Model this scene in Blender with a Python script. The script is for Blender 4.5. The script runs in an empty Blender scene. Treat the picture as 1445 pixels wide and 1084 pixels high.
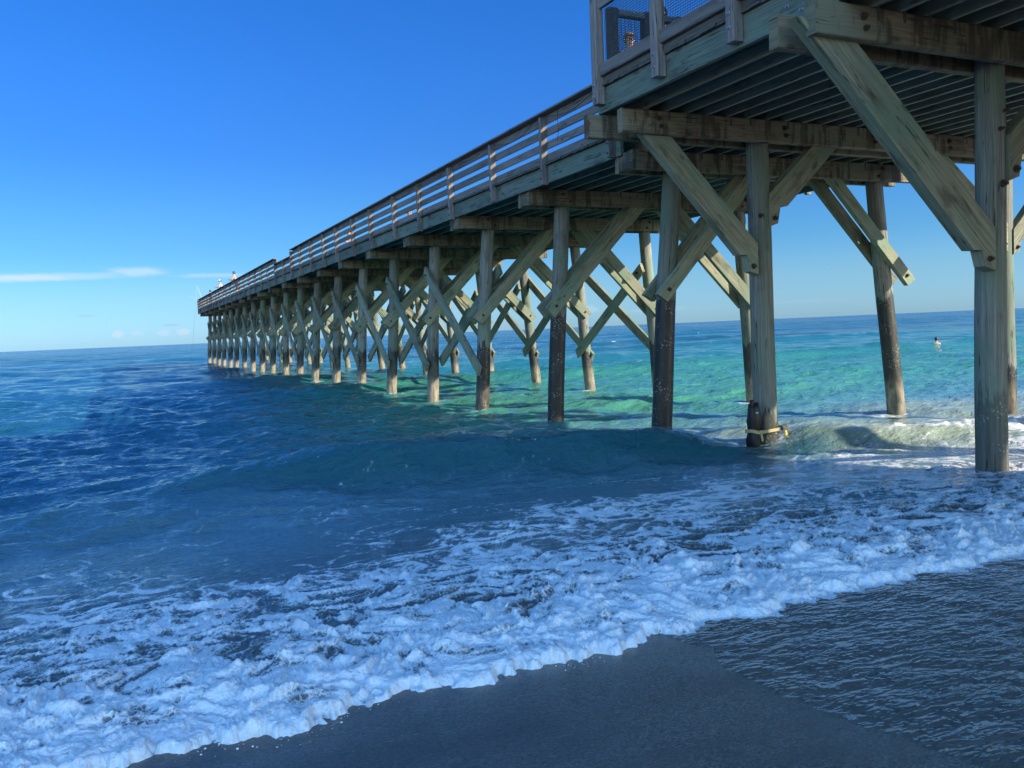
import bpy, bmesh, math, random
import numpy as np
from mathutils import Vector, Matrix
random.seed(7)
SC = bpy.context.scene
COL = SC.collection
R = math.radians

# ------------------------------------------------------------------ helpers
def vlen(a): return math.sqrt(sum(c*c for c in a))

class MB:
    """collects beams, prisms and tubes; build() links them as ONE mesh object"""
    def __init__(s): s.v=[]; s.f=[]; s.uv=[]; s.sm=[]
    def poly(s, idx, uvs, smooth=False):
        s.f.append(idx); s.uv.append(uvs); s.sm.append(smooth)
    def beam(s, p0, p1, a, b, up=(0,0,1), ch=0.006, taper=1.0):
        p0=Vector(p0); p1=Vector(p1); d=p1-p0; L=d.length; d.normalize()
        side=d.cross(Vector(up)); 
        if side.length<1e-4: side=d.cross(Vector((0,1,0)))
        side.normalize(); t=side.cross(d)
        ch=min(ch, a*.3, b*.3)
        A,B=a/2,b/2
        sec=[(-A+ch,-B),(A-ch,-B),(A,-B+ch),(A,B-ch),(A-ch,B),(-A+ch,B),(-A,B-ch),(-A,-B+ch)]
        n=8; o=len(s.v)
        u0=random.random()*40
        for k,P in enumerate((p0,p1)):
            m=1.0 if k==0 else taper
            for q in sec: s.v.append(tuple(P+side*q[0]*m+t*q[1]*m))
        per=[0.0]
        for i in range(n):
            q0,q1=sec[i],sec[(i+1)%n]; per.append(per[-1]+math.hypot(q1[0]-q0[0],q1[1]-q0[1]))
        for i in range(n):
            j=(i+1)%n
            s.poly([o+i,o+n+i,o+n+j,o+j][::-1], [(u0,per[i]),(u0+L,per[i]),(u0+L,per[i+1]),(u0,per[i+1])][::-1])
        s.poly([o+i for i in range(n)][::-1], [(u0+.02*q[0]+50,q[1]) for q in sec][::-1])
        s.poly([o+n+i for i in range(n)], [(u0+.02*q[0]+60,q[1]) for q in sec])
        return s
    def box(s, lo, hi, ch=0.004):
        lo=Vector(lo); hi=Vector(hi); c=(lo+hi)/2; e=hi-lo
        ax=max(range(3), key=lambda i:e[i])
        if ax==0: s.beam((lo.x,c.y,c.z),(hi.x,c.y,c.z),e.y,e.z,(0,0,1),ch)
        elif ax==1: s.beam((c.x,lo.y,c.z),(c.x,hi.y,c.z),e.x,e.z,(0,0,1),ch)
        else: s.beam((c.x,c.y,lo.z),(c.x,c.y,hi.z),e.x,e.y,(0,1,0),ch)
        return s
    def prism(s, pts, y0, y1, axis):
        """outline pts in the XZ plane extruded from y0 to y1, grain along axis (x,z)"""
        n=len(pts); o=len(s.v); l=math.hypot(*axis); ax=(axis[0]/l,axis[1]/l); pp=(-ax[1],ax[0])
        u0=random.random()*40
        uv=[(u0+p[0]*ax[0]+p[1]*ax[1], p[0]*pp[0]+p[1]*pp[1]) for p in pts]
        for y in (y0,y1):
            for p in pts: s.v.append((p[0],y,p[1]))
        area=sum(pts[i][0]*pts[(i+1)%n][1]-pts[(i+1)%n][0]*pts[i][1] for i in range(n))
        fr=[o+i for i in range(n)]; bk=[o+n+i for i in range(n)]
        uf=list(uv); ub=[(a,b+3) for a,b in uv]
        ccw=area>0
        s.poly(fr if ccw else fr[::-1], uf if ccw else uf[::-1])
        s.poly(bk[::-1] if ccw else bk, ub[::-1] if ccw else ub)
        for i in range(n):
            j=(i+1)%n
            q=[o+i,o+n+i,o+n+j,o+j]; w=[(uv[i][0],0+i),(uv[i][0],y1-y0+i),(uv[j][0],y1-y0+i),(uv[j][0],0+i)]
            s.poly(q if ccw else q[::-1], w if ccw else w[::-1])
        return s
    def tube(s, pts, rad, n=8, caps=True, smooth=True):
        pts=[Vector(p) for p in pts]
        if not hasattr(rad,'__len__'): rad=[rad]*len(pts)
        o=len(s.v); L=0; u0=random.random()*40
        for k,P in enumerate(pts):
            d=(pts[min(k+1,len(pts)-1)]-pts[max(k-1,0)]).normalized()
            ref=Vector((0,0,1)) if abs(d.z)<.9 else Vector((0,1,0))
            a=d.cross(ref).normalized(); b=d.cross(a)
            for i in range(n):
                t=2*math.pi*i/n; s.v.append(tuple(P+(a*math.cos(t)+b*math.sin(t))*rad[k]))
        us=[0]
        for k in range(1,len(pts)): us.append(us[-1]+(pts[k]-pts[k-1]).length)
        for k in range(len(pts)-1):
            for i in range(n):
                j=(i+1)%n; w=2*math.pi*rad[k]/n
                s.poly([o+k*n+i,o+(k+1)*n+i,o+(k+1)*n+j,o+k*n+j],
                       [(u0+us[k],w*i),(u0+us[k+1],w*i),(u0+us[k+1],w*(i+1)),(u0+us[k],w*(i+1))],smooth)
        if caps:
            s.poly([o+i for i in range(n)],[(u0+.01*i,.01) for i in range(n)])
            m=o+(len(pts)-1)*n
            s.poly([m+i for i in range(n)][::-1],[(u0+.01*i,.02) for i in range(n)])
        return s
    def mesh(s, name):
        me=bpy.data.meshes.new(name); me.from_pydata(s.v,[],s.f)
        uvl=me.uv_layers.new(name='UVMap')
        flat=[c for f in s.uv for p in f for c in p]
        uvl.data.foreach_set('uv', flat)
        me.polygons.foreach_set('use_smooth', s.sm)
        me.update(); return me
    def build(s, name, mat, parent=None):
        me=s.mesh(name); me.materials.append(mat)
        o=bpy.data.objects.new(name, me); COL.objects.link(o)
        if parent is not None: o.parent=parent
        return o

def tag(o, label=None, cat=None, group=None, kind=None):
    if label: o['label']=label
    if cat: o['category']=cat
    if group: o['group']=group
    if kind: o['kind']=kind
    return o
def empty(name, loc=(0,0,0), rz=0.0):
    o=bpy.data.objects.new(name,None); COL.objects.link(o); o.location=loc; o.rotation_euler=(0,0,rz)
    o.empty_display_size=.2; return o

# ------------------------------------------------------------------ materials
def newmat(name):
    m=bpy.data.materials.new(name); m.use_nodes=True; nt=m.node_tree; nt.nodes.clear()
    out=nt.nodes.new('ShaderNodeOutputMaterial'); b=nt.nodes.new('ShaderNodeBsdfPrincipled')
    nt.links.new(b.outputs[0],out.inputs[0]); return m,nt,b,out
class NT:
    def __init__(s,nt): s.nt=nt
    def n(s,t,**k):
        x=s.nt.nodes.new(t)
        for a,b in k.items(): setattr(x,a,b)
        return x
    def l(s,a,b): s.nt.links.new(a,b)
    def val(s,sock,v):
        if hasattr(v,'node'): s.l(v,sock)
        else: sock.default_value=v
    def math(s,op,a,b=0.0,c=None,clamp=False):
        x=s.n('ShaderNodeMath',operation=op,use_clamp=clamp); s.val(x.inputs[0],a); s.val(x.inputs[1],b)
        if c is not None: s.val(x.inputs[2],c)
        return x.outputs[0]
    def noise(s,vec,scale,detail=4,rough=.55,dist=0.0,dim='3D'):
        x=s.n('ShaderNodeTexNoise',noise_dimensions=dim); s.l(vec,x.inputs['Vector'])
        x.inputs['Scale'].default_value=scale; x.inputs['Detail'].default_value=detail
        x.inputs['Roughness'].default_value=rough; x.inputs['Distortion'].default_value=dist
        return x.outputs['Fac']
    def smooth(s,v,lo,hi,a=0.0,b=1.0):
        x=s.n('ShaderNodeMapRange',interpolation_type='SMOOTHSTEP'); s.val(x.inputs[0],v)
        x.inputs[1].default_value=lo; x.inputs[2].default_value=hi; x.inputs[3].default_value=a; x.inputs[4].default_value=b
        return x.outputs[0]
    def mix(s,f,a,b,mode='MIX'):
        x=s.n('ShaderNodeMix',data_type='RGBA',blend_type=mode); s.val(x.inputs[0],f)
        for sock,v in ((x.inputs[6],a),(x.inputs[7],b)):
            if hasattr(v,'node'): s.l(v,sock)
            else: sock.default_value=(*v,1) if len(v)==3 else v
        return x.outputs[2]
    def comb(s,a,b,c=0.0):
        x=s.n('ShaderNodeCombineXYZ')
        for i,v in enumerate((a,b,c)): s.val(x.inputs[i],v)
        return x.outputs[0]
    def bump(s,h,strength,dist,normal=None):
        x=s.n('ShaderNodeBump'); s.l(h,x.inputs['Height']); s.val(x.inputs['Strength'],strength)
        x.inputs['Distance'].default_value=dist
        if normal is not None: s.l(normal,x.inputs['Normal'])
        return x.outputs[0]

def wood(name, light, dark, stain=(.05,.04,.035), stain_amt=.5, green=None, rough=.8, tide=False, top_stain=False, k=.55):
    light=[x*k for x in light]; dark=[x*k for x in dark]; stain=[x*k for x in stain]; green=[x*k for x in green] if green else None
    m,nt,b,out=newmat(name); g=NT(nt)
    uv=g.n('ShaderNodeTexCoord').outputs['UV']
    sx=g.n('ShaderNodeSeparateXYZ'); g.l(uv,sx.inputs[0])
    oi=g.n('ShaderNodeObjectInfo'); rnd=oi.outputs['Random']
    geo=g.n('ShaderNodeNewGeometry'); pos=geo.outputs['Position']
    off=g.math('MULTIPLY',rnd,37.0)
    u=g.math('ADD',sx.outputs[0],off); v=sx.outputs[1]
    wob=g.noise(g.comb(g.math('MULTIPLY',u,1.3),g.math('MULTIPLY',v,3.0),off),1.0,2)
    v2=g.math('ADD',v,g.math('MULTIPLY',wob,.05))
    gv=g.comb(g.math('MULTIPLY',u,1.1),g.math('MULTIPLY',v2,46.0),off)
    grain=g.noise(gv,1.0,5,.65)
    fine=g.noise(g.comb(g.math('MULTIPLY',u,3.5),g.math('MULTIPLY',v2,170.0),off),1.0,3,.6)
    blotch=g.noise(g.comb(g.math('MULTIPLY',u,.9),g.math('MULTIPLY',v,2.6),off),1.6,4,.6)
    c=g.mix(g.smooth(grain,.33,.68),dark,light)
    c=g.mix(g.math('MULTIPLY',g.smooth(fine,.52,.72),.35),c,[x*.45 for x in dark])
    c=g.mix(g.math('MULTIPLY',g.smooth(blotch,.5,.72),stain_amt),c,stain)
    if green: c=g.mix(g.math('MULTIPLY',g.smooth(g.noise(g.comb(u,g.math('MULTIPLY',v,1.5),g.math('ADD',off,9.0)),1.1,3),.42,.66),.75),c,green)
    ck=g.math('ABSOLUTE',g.math('SUBTRACT',g.noise(g.comb(g.math('MULTIPLY',u,.55),g.math('MULTIPLY',v2,15.0),g.math('ADD',off,4.0)),1.0,3,.5),.5))
    crack=g.math('MULTIPLY',g.smooth(ck,.004,.016,1.0,0.0),g.smooth(g.noise(g.comb(u,v,off),1.7,2),.47,.56))
    c=g.mix(g.math('MULTIPLY',crack,.85),c,[x*.14 for x in dark])
    # knots
    vo=g.n('ShaderNodeTexVoronoi',feature='F1'); g.l(g.comb(g.math('MULTIPLY',u,1.5),g.math('MULTIPLY',v,4.0),off),vo.inputs['Vector']); vo.inputs['Scale'].default_value=1.0
    kn=g.smooth(vo.outputs['Distance'],.06,.16,1.0,0.0)
    c=g.mix(g.math('MULTIPLY',kn,.7),c,[x*.3 for x in dark])
    # per board tone
    tone=g.math('ADD',g.math('MULTIPLY',rnd,.42),.80)
    hsv=g.n('ShaderNodeHueSaturation'); g.l(c,hsv.inputs['Color']); g.l(tone,hsv.inputs['Value']); c=hsv.outputs[0]
    rg=rough
    if top_stain:   # drips from the fixings along the top edge of caps: streaks in the wood itself
        sp=g.n('ShaderNodeSeparateXYZ'); g.l(pos,sp.inputs[0])
        st=g.noise(g.comb(g.math('MULTIPLY',sp.outputs[0],6.0),g.math('MULTIPLY',sp.outputs[2],.9),g.math('MULTIPLY',sp.outputs[1],2.0)),1.0,4,.65)
        c=g.mix(g.math('MULTIPLY',g.smooth(st,.48,.60),.72),c,(.028,.022,.018))
        ru=g.noise(g.comb(g.math('MULTIPLY',sp.outputs[0],9.0),g.math('MULTIPLY',sp.outputs[2],3.0),sp.outputs[1]),1.0,2,.5)
        c=g.mix(g.math('MULTIPLY',g.smooth(ru,.66,.74),.75),c,(.13,.045,.018))
    if tide:
        sp=g.n('ShaderNodeSeparateXYZ'); g.l(pos,sp.inputs[0]); z=sp.outputs[2]
        sc=g.n('ShaderNodeSeparateColor'); g.l(oi.outputs['Color'],sc.inputs[0])
        tl=g.math('MULTIPLY',sc.outputs[0],4.0)            # tide line height / 4
        edge=g.noise(g.comb(g.math('MULTIPLY',u,1.2),g.math('MULTIPLY',v,9.0),off),1.3,5,.65)
        zz=g.math('ADD',g.math('SUBTRACT',z,tl),g.math('MULTIPLY',g.math('SUBTRACT',edge,.5),sc.outputs[2]))
        wet=g.smooth(zz,-.05,.04,1.0,0.0)
        wn=g.noise(g.comb(g.math('MULTIPLY',u,3.0),g.math('MULTIPLY',v,14.0),off),1.0,5,.7)
        blk=g.mix(g.smooth(wn,.5,.66),(.007,.0065,.006),(.024,.021,.019))
        barn=g.n('ShaderNodeTexVoronoi',feature='F1'); g.l(pos,barn.inputs['Vector']); barn.inputs['Scale'].default_value=26.0
        bz=g.math('MULTIPLY',g.smooth(g.noise(pos,3.0,3),.48,.62),g.smooth(barn.outputs['Distance'],.2,.36,1.0,0.0))
        blk=g.mix(g.math('MULTIPLY',bz,.8),blk,(.30,.27,.22))
        # pale sunlit foot painted on outer piles near the water, with barnacle crust
        lowb=g.math('MULTIPLY',g.smooth(g.math('ADD',z,g.math('MULTIPLY',g.math('SUBTRACT',wn,.5),1.3)),.45,.75,1.0,0.0),sc.outputs[1])
        blk=g.mix(lowb,blk,g.mix(g.smooth(wn,.35,.65),(.10,.08,.05),(.36,.29,.19)))
        wet=g.math('MULTIPLY',wet,oi.outputs['Alpha']); c=g.mix(wet,c,blk)
        rg=g.math('SUBTRACT',rough,g.math('MULTIPLY',wet,.33))
    g.l(c,b.inputs['Base Color']); g.val(b.inputs['Roughness'],rg)
    b.inputs['Specular IOR Level'].default_value=.3
    h=g.math('SUBTRACT',g.math('ADD',g.math('MULTIPLY',grain,.7),g.math('MULTIPLY',fine,.3)),crack)
    g.l(g.bump(h,.55,.006),b.inputs['Normal'])
    return m

def plain(name,color,rough=.6,metal=0.0,var=.25,scale=12.0):
    m,nt,b,out=newmat(name); g=NT(nt)
    tc=g.n('ShaderNodeTexCoord').outputs['Object']
    n=g.noise(tc,scale,4)
    c=g.mix(g.math('MULTIPLY',n,1.0),[x*(1-var) for x in color],[min(1,x*(1+var)) for x in color])
    g.l(c,b.inputs['Base Color']); b.inputs['Roughness'].default_value=rough; b.inputs['Metallic'].default_value=metal
    g.l(g.bump(n,.2,.004),b.inputs['Normal'])
    return m

M={}
M['brace']=wood('treated_brace_timber',(.47,.46,.31),(.25,.255,.175),(.10,.088,.06),.8,(.21,.32,.22))
M['cap']=wood('cap_beam_timber',(.38,.31,.21),(.22,.18,.12),(.06,.05,.04),.7,(.24,.26,.17),top_stain=True)
M['joist']=wood('joist_timber',(.30,.30,.245),(.17,.175,.14),(.06,.06,.05),.5,(.18,.24,.18),k=.8)
M['fascia']=wood('fascia_timber',(.28,.33,.27),(.14,.18,.15),(.06,.068,.058),.8,(.20,.29,.23),top_stain=False)
M['rail']=wood('weathered_rail_timber',(.37,.335,.31),(.22,.195,.185),(.09,.08,.08),.45)
M['deck']=wood('deck_board_timber',(.20,.19,.16),(.12,.11,.10),(.05,.05,.04),.4)
M['pile']=wood('pile_timber',(.42,.415,.35),(.21,.21,.18),(.11,.10,.08),.7,(.22,.31,.22),tide=True)
M['black_wood']=wood('rotten_wet_timber',(.022,.02,.018),(.010,.009,.009),(.005,.005,.005),.5,rough=.5)
M['rust']=plain('rusty_steel',(.045,.026,.02),.8,.3)
M['tie']=plain('dark_galvanised_steel',(.06,.06,.058),.6,.5)
M['galv']=plain('galvanised_steel',(.32,.33,.34),.45,.8)
M['wire']=plain('black_coated_wire',(.018,.018,.02),.5)
M['strap']=plain('tan_webbing',(.30,.24,.12),.8)
M['yellow']=plain('yellow_webbing',(.55,.42,.06),.8)
M['cable']=plain('black_cable',(.012,.012,.012),.6)
M['rod']=plain('pale_fishing_rod',(.42,.44,.46),.4)
M['cloth_white']=plain('white_cotton',(.52,.51,.50),.9)
M['cloth_dark']=plain('dark_cotton',(.02,.02,.025),.9)
M['cloth_pink']=plain('pink_cotton',(.62,.30,.28),.9)
M['cloth_yellow']=plain('yellow_cotton',(.75,.52,.08),.9)
M['cloth_blue']=plain('navy_cotton',(.04,.06,.13),.9)
M['skin']=plain('skin',(.42,.25,.17),.5,var=.08)
M['hair']=plain('dark_brown_hair',(.035,.022,.015),.6)
M['hairb']=plain('light_brown_hair',(.17,.10,.05),.6)
M['lens']=plain('black_lens',(.01,.01,.012),.15)
M['wall']=plain('painted_siding',(.45,.47,.45),.7)
M['roof']=plain('grey_shingle',(.13,.13,.13),.9)
M['glass']=plain('dark_window_glass',(.03,.04,.05),.08)

# ------------------------------------------------------------------ camera (solved from the photograph's vanishing points; z=0 is the mean water)
EYE=2.0
fw=Vector((0.42351681,0.90367271,-0.06331779)); rt=Vector((0.90350574,-0.42643582,-0.04277701)); up=Vector((0.06565739,0.03909121,0.99707622))
cam=bpy.data.cameras.new('camera'); co=bpy.data.objects.new('camera',cam); COL.objects.link(co)
co.matrix_world=Matrix(((rt.x,up.x,-fw.x,0),(rt.y,up.y,-fw.y,0),(rt.z,up.z,-fw.z,EYE),(0,0,0,1)))
cam.sensor_width=36.0; cam.lens=1200/1445*36.0; cam.clip_start=.05; cam.clip_end=60000
SC.camera=co

# ------------------------------------------------------------------ light
SUNV=Vector((.656,-.755,.47)).normalized()
sl=bpy.data.lights.new('sun','SUN'); so=bpy.data.objects.new('sun',sl); COL.objects.link(so)
sl.energy=4.1; sl.angle=R(.53); sl.color=(1.0,.90,.74)
so.rotation_euler=SUNV.to_track_quat('Z','Y').to_euler(); so.location=(60,-60,60)
w=bpy.data.worlds.new('World'); SC.world=w; w.use_nodes=True
def make_world():
    nt=w.node_tree; nt.nodes.clear(); g=NT(nt)
    out=g.n('ShaderNodeOutputWorld'); bg=g.n('ShaderNodeBackground')
    sky=g.n('ShaderNodeTexSky',sky_type='NISHITA'); sky.sun_disc=False
    sky.sun_elevation=math.asin(SUNV.z); sky.sun_rotation=math.atan2(SUNV.x,SUNV.y)
    sky.air_density=1.0; sky.dust_density=.25; sky.ozone_density=3.0; sky.altitude=0
    hs=g.n('ShaderNodeHueSaturation'); hs.inputs['Saturation'].default_value=1.22; hs.inputs['Value'].default_value=1.0
    g.l(sky.outputs[0],hs.inputs['Color']); c=hs.outputs[0]
    tc=g.n('ShaderNodeTexCoord').outputs['Generated']; s=g.n('ShaderNodeSeparateXYZ'); g.l(tc,s.inputs[0])
    az=g.math('MULTIPLY',g.math('ARCTAN2',s.outputs[0],s.outputs[1]),180/math.pi)
    el=g.math('MULTIPLY',g.math('ARCSINE',s.outputs[2]),180/math.pi)
    # clear deep blue air: the hue of the photographed sky by height above the horizon
    rp=g.n('ShaderNodeValToRGB'); g.l(g.math('DIVIDE',el,90.0,clamp=True),rp.inputs[0]); e=rp.color_ramp.elements
    K=2.6
    V=1.11/2.55
    stops=[(0.0,(.43*V,.80*V,1.62*V)),(.033,(.45*V,.745*V,1.17*V)),(.06,(.36*V,.71*V,1.09*V)),(.09,(.36*V,.72*V,1.14*V)),(.13,(.325*V,.69*V,1.25*V)),(.18,(.335*V,.76*V,1.37*V)),(.235,(.32*V,.80*V,1.42*V)),(.42,(.34*V,.82*V,1.40*V)),(.62,(.55,.85,1.05)),(1.0,(1.1,1.3,1.45))]
    while len(e)<len(stops): e.new(.5)
    for q,(t,col) in zip(e,stops): q.position=t; q.color=(*[v/K for v in col],1)
    tint=g.n('ShaderNodeVectorMath',operation='SCALE'); g.l(rp.outputs[0],tint.inputs[0]); tint.inputs['Scale'].default_value=K
    # sky behind the camera boosted brighter and whiter, added fill for the foam
    back=g.math('ADD',g.math('MULTIPLY',s.outputs[0],-.42),g.math('ADD',g.math('MULTIPLY',s.outputs[1],-.90),g.math('MULTIPLY',s.outputs[2],.25)))
    tn=g.mix(g.smooth(back,.0,.75),tint.outputs[0],(2.55,2.3,2.15))
    c=g.mix(1.0,c,tn,'MULTIPLY')
    def blob(a,e,wa,we,nsa,nse,lo,hi,seed,amt,warp=.0):
        v=g.comb(g.math('MULTIPLY',az,nsa),g.math('MULTIPLY',el,nse),seed)
        n=g.noise(v,1.0,8,.66,1.0)
        da=g.math('DIVIDE',g.math('SUBTRACT',az,a),wa); de=g.math('DIVIDE',g.math('SUBTRACT',el,e),we)
        d=g.math('SQRT',g.math('ADD',g.math('MULTIPLY',da,da),g.math('MULTIPLY',de,de)))
        f=g.math('SUBTRACT',g.math('ADD',n,g.math('SUBTRACT',.72,d)),.0)
        return g.math('MULTIPLY',g.smooth(f,lo,hi),amt)
    def add(c,m,col): return g.mix(m,c,col)
    white=(2.55,2.85,3.1)
    for args in ((-2.5,4.30,7.0,.36,.35,2.4,.34,1.05,1.0,.36),(1.9,4.55,2.6,.46,.6,2.0,.34,1.05,2.0,.46),(6.5,4.25,4.0,.26,.4,2.5,.40,1.1,3.0,.3),(-6,4.2,6,.4,.3,2.5,.45,1.0,3.7,.5)):
        c=add(c,blob(*args),white)
    for args in ((.45,.78,.55,.42,2.2,3.0,.55,.85,4.0,.5),(1.5,.78,.7,.24,2.0,4.0,.5,.85,5.0,.28),(3.0,.75,.7,.34,2.2,3.5,.55,.9,6.0,.35),(4.2,.78,.75,.42,2.0,3.2,.55,.9,7.0,.42),
                 (30.5,1.15,1.1,.5,2.0,3.5,.55,.9,7.5,.28),(35,.95,3.0,.28,.9,5.0,.45,.9,8.0,.16)):
        c=add(c,blob(*args),(2.2,2.55,2.95))
    for args in ((-1.2,1.95,.8,.12,1.5,8,.45,.8,9.0,.4),(3.5,1.22,.8,.12,1.5,8,.45,.8,10.0,.5),(44.5,1.05,5.0,.18,.6,7,.5,.9,11.0,.4),(38,.9,2.0,.14,1.0,7,.5,.9,12.0,.4)):
        c=add(c,blob(*args),(1.25,1.75,2.45))
    g.l(c,bg.inputs[0]); bg.inputs[1].default_value=.125
    g.l(bg.outputs[0],out.inputs[0])
make_world()
cy=SC.cycles; cy.use_adaptive_sampling=True; cy.adaptive_threshold=.016; cy.max_bounces=5; cy.diffuse_bounces=2; cy.glossy_bounces=3; cy.transmission_bounces=2; cy.caustics_reflective=False
SC.view_settings.view_transform='Standard'; SC.view_settings.look='None'; SC.view_settings.exposure=1.35; SC.view_settings.gamma=1.0
SC.view_settings.use_curve_mapping=False

# ------------------------------------------------------------------ noise
rng=np.random.default_rng(3)
PERM=rng.permutation(4096).astype(np.int32); GA=rng.random(4096)*2*np.pi; GX=np.cos(GA); GY=np.sin(GA)
def perlin(x,y,seed=0):
    xi=np.floor(x).astype(np.int64); yi=np.floor(y).astype(np.int64); xf=x-xi; yf=y-yi
    u=xf*xf*xf*(xf*(xf*6-15)+10); v=yf*yf*yf*(yf*(yf*6-15)+10)
    def gr(ix,iy,fx,fy):
        h=PERM[(PERM[(ix+seed*131)&4095]+iy)&4095]
        return GX[h]*fx+GY[h]*fy
    a=gr(xi,yi,xf,yf); b=gr(xi+1,yi,xf-1,yf); c=gr(xi,yi+1,xf,yf-1); d=gr(xi+1,yi+1,xf-1,yf-1)
    return (a+u*(b-a)+v*((c+u*(d-c))-(a+u*(b-a))))*1.5
def sstep(a,b,x):
    t=np.clip((x-a)/(b-a),0,1); return t*t*(3-2*t)
def fbm(x,y,seed,o=4,g=.5):
    s=0;a=1
    for k in range(o): s=s+a*perlin(x*2**k,y*2**k,seed+k); a*=g
    return s

# ------------------------------------------------------------------ sand
def sand_z(x,y):
    y=np.asarray(y,float); x=np.asarray(x,float)
    z=.30-.055*(y-3.7)
    z=np.where(y>9, .0085-.055*2.2*(y-9)*np.exp(-(y-9)/60)-.02*(y-9)*0, z)
    z=np.where(y<-12, .30+.055*15.7+.02*np.minimum(-12-y,120), z)
    near=np.exp(-((x-2)**2+(y-3)**2)/200)
    return z+.012*near*perlin(x*.55,y*.55,50)+.005*near*perlin(x*1.7,y*1.7,51)
def axis_pts():
    a=list(np.arange(-10,16,.08)); b=[]; 
    t=16.0; st=.12
    while t<4000: b.append(t); t+=st; st*=1.12
    c=[]; t=-10.0; st=.12
    while t>-4000: t-=st; c.append(t); st*=1.12
    return np.array(c[::-1]+a+b)
def grid_obj(name,X,Y,Z,mat,attrs=None,keep=None,smooth=True):
    nr,nc=X.shape; co=np.stack([X,Y,Z],-1).reshape(-1,3).astype(np.float32)
    idx=np.arange(nr*nc).reshape(nr,nc)
    q=np.stack([idx[:-1,:-1],idx[:-1,1:],idx[1:,1:],idx[1:,:-1]],-1).reshape(-1,4)
    if keep is not None:
        k=keep.reshape(-1); q=q[k[q].any(1)]
        used=np.zeros(len(co),bool); used[q.reshape(-1)]=True
        mp=np.cumsum(used)-1; q=mp[q]; co=co[used]
    else: used=slice(None)
    me=bpy.data.meshes.new(name); me.vertices.add(len(co)); me.vertices.foreach_set('co',co.reshape(-1))
    me.loops.add(len(q)*4); me.loops.foreach_set('vertex_index',q.reshape(-1).astype(np.int32))
    me.polygons.add(len(q)); me.polygons.foreach_set('loop_start',np.arange(len(q),dtype=np.int32)*4)
    me.polygons.foreach_set('loop_total',np.full(len(q),4,np.int32))
    me.update(calc_edges=True)
    me.polygons.foreach_set('use_smooth',np.full(len(q),smooth))
    for k,(a,t) in (attrs or {}).items():
        at=me.attributes.new(k,t,'POINT')
        if t=='FLOAT': at.data.foreach_set('value',a.reshape(-1)[used].astype(np.float32))
        else:
            c=np.concatenate([a.reshape(-1,3),np.ones((a.size//3,1))],1)[used].astype(np.float32); at.data.foreach_set('color',c.reshape(-1))
    me.materials.append(mat); o=bpy.data.objects.new(name,me); COL.objects.link(o); return o

def sand_material():
    m,nt,b,out=newmat('wet_sand'); g=NT(nt)
    pos=g.n('ShaderNodeNewGeometry').outputs['Position']; s=g.n('ShaderNodeSeparateXYZ'); g.l(pos,s.inputs[0])
    n1=g.noise(pos,1.3,4); n2=g.noise(g.comb(g.math('MULTIPLY',s.outputs[0],.6),s.outputs[1],s.outputs[2]),95,4,.75); n3=g.noise(pos,300,2,.6)
    c=g.mix(n1,(.066,.058,.049),(.098,.086,.072))
    c=g.mix(g.math('MULTIPLY',g.smooth(n2,.46,.66),.75),c,(.22,.195,.16))
    c=g.mix(g.math('MULTIPLY',g.smooth(n2,.50,.34),.6),c,(.022,.02,.018))
    shell=g.n('ShaderNodeTexVoronoi'); g.l(pos,shell.inputs['Vector']); shell.inputs['Scale'].default_value=26.0
    sh=g.math('MULTIPLY',g.smooth(shell.outputs['Distance'],.04,.07,1.0,0.0),g.smooth(g.noise(pos,7.0,2),.50,.58))
    c=g.mix(sh,c,(.34,.30,.25))
    pt=g.noise(g.comb(g.math('MULTIPLY',s.outputs[0],.7),g.math('MULTIPLY',s.outputs[1],1.6),0.0),1.1,5,.6)
    c=g.mix(g.math('MULTIPLY',g.smooth(pt,.46,.62),.45),c,(.050,.045,.040))
    dry=g.smooth(s.outputs[1],-2.0,-9.0)
    c=g.mix(dry,c,g.mix(n2,(.36,.31,.24),(.46,.40,.31)))
    g.l(c,b.inputs['Base Color'])
    g.l(g.math('ADD',g.math('MULTIPLY',dry,.4),g.math('MULTIPLY',g.math('ADD',.20,g.math('MULTIPLY',pt,.38)),g.smooth(s.outputs[0],1.0,2.7,1.0,.38))),b.inputs['Roughness'])
    b.inputs['Specular IOR Level'].default_value=.5
    rip=g.noise(g.comb(g.math('MULTIPLY',s.outputs[0],.8),g.math('MULTIPLY',s.outputs[1],1.0),0.0),38,3,.6)
    h=g.math('ADD',g.math('MULTIPLY',rip,.8),g.math('ADD',g.math('MULTIPLY',n2,.45),g.math('MULTIPLY',n3,.3)))
    g.l(g.bump(h,.55,.006),b.inputs['Normal'])
    return m
ax=axis_pts(); GXs,GYs=np.meshgrid(ax,ax)
sand=grid_obj('sand',GXs,GYs,sand_z(GXs,GYs),sand_material()); tag(sand,kind='structure')

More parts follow.
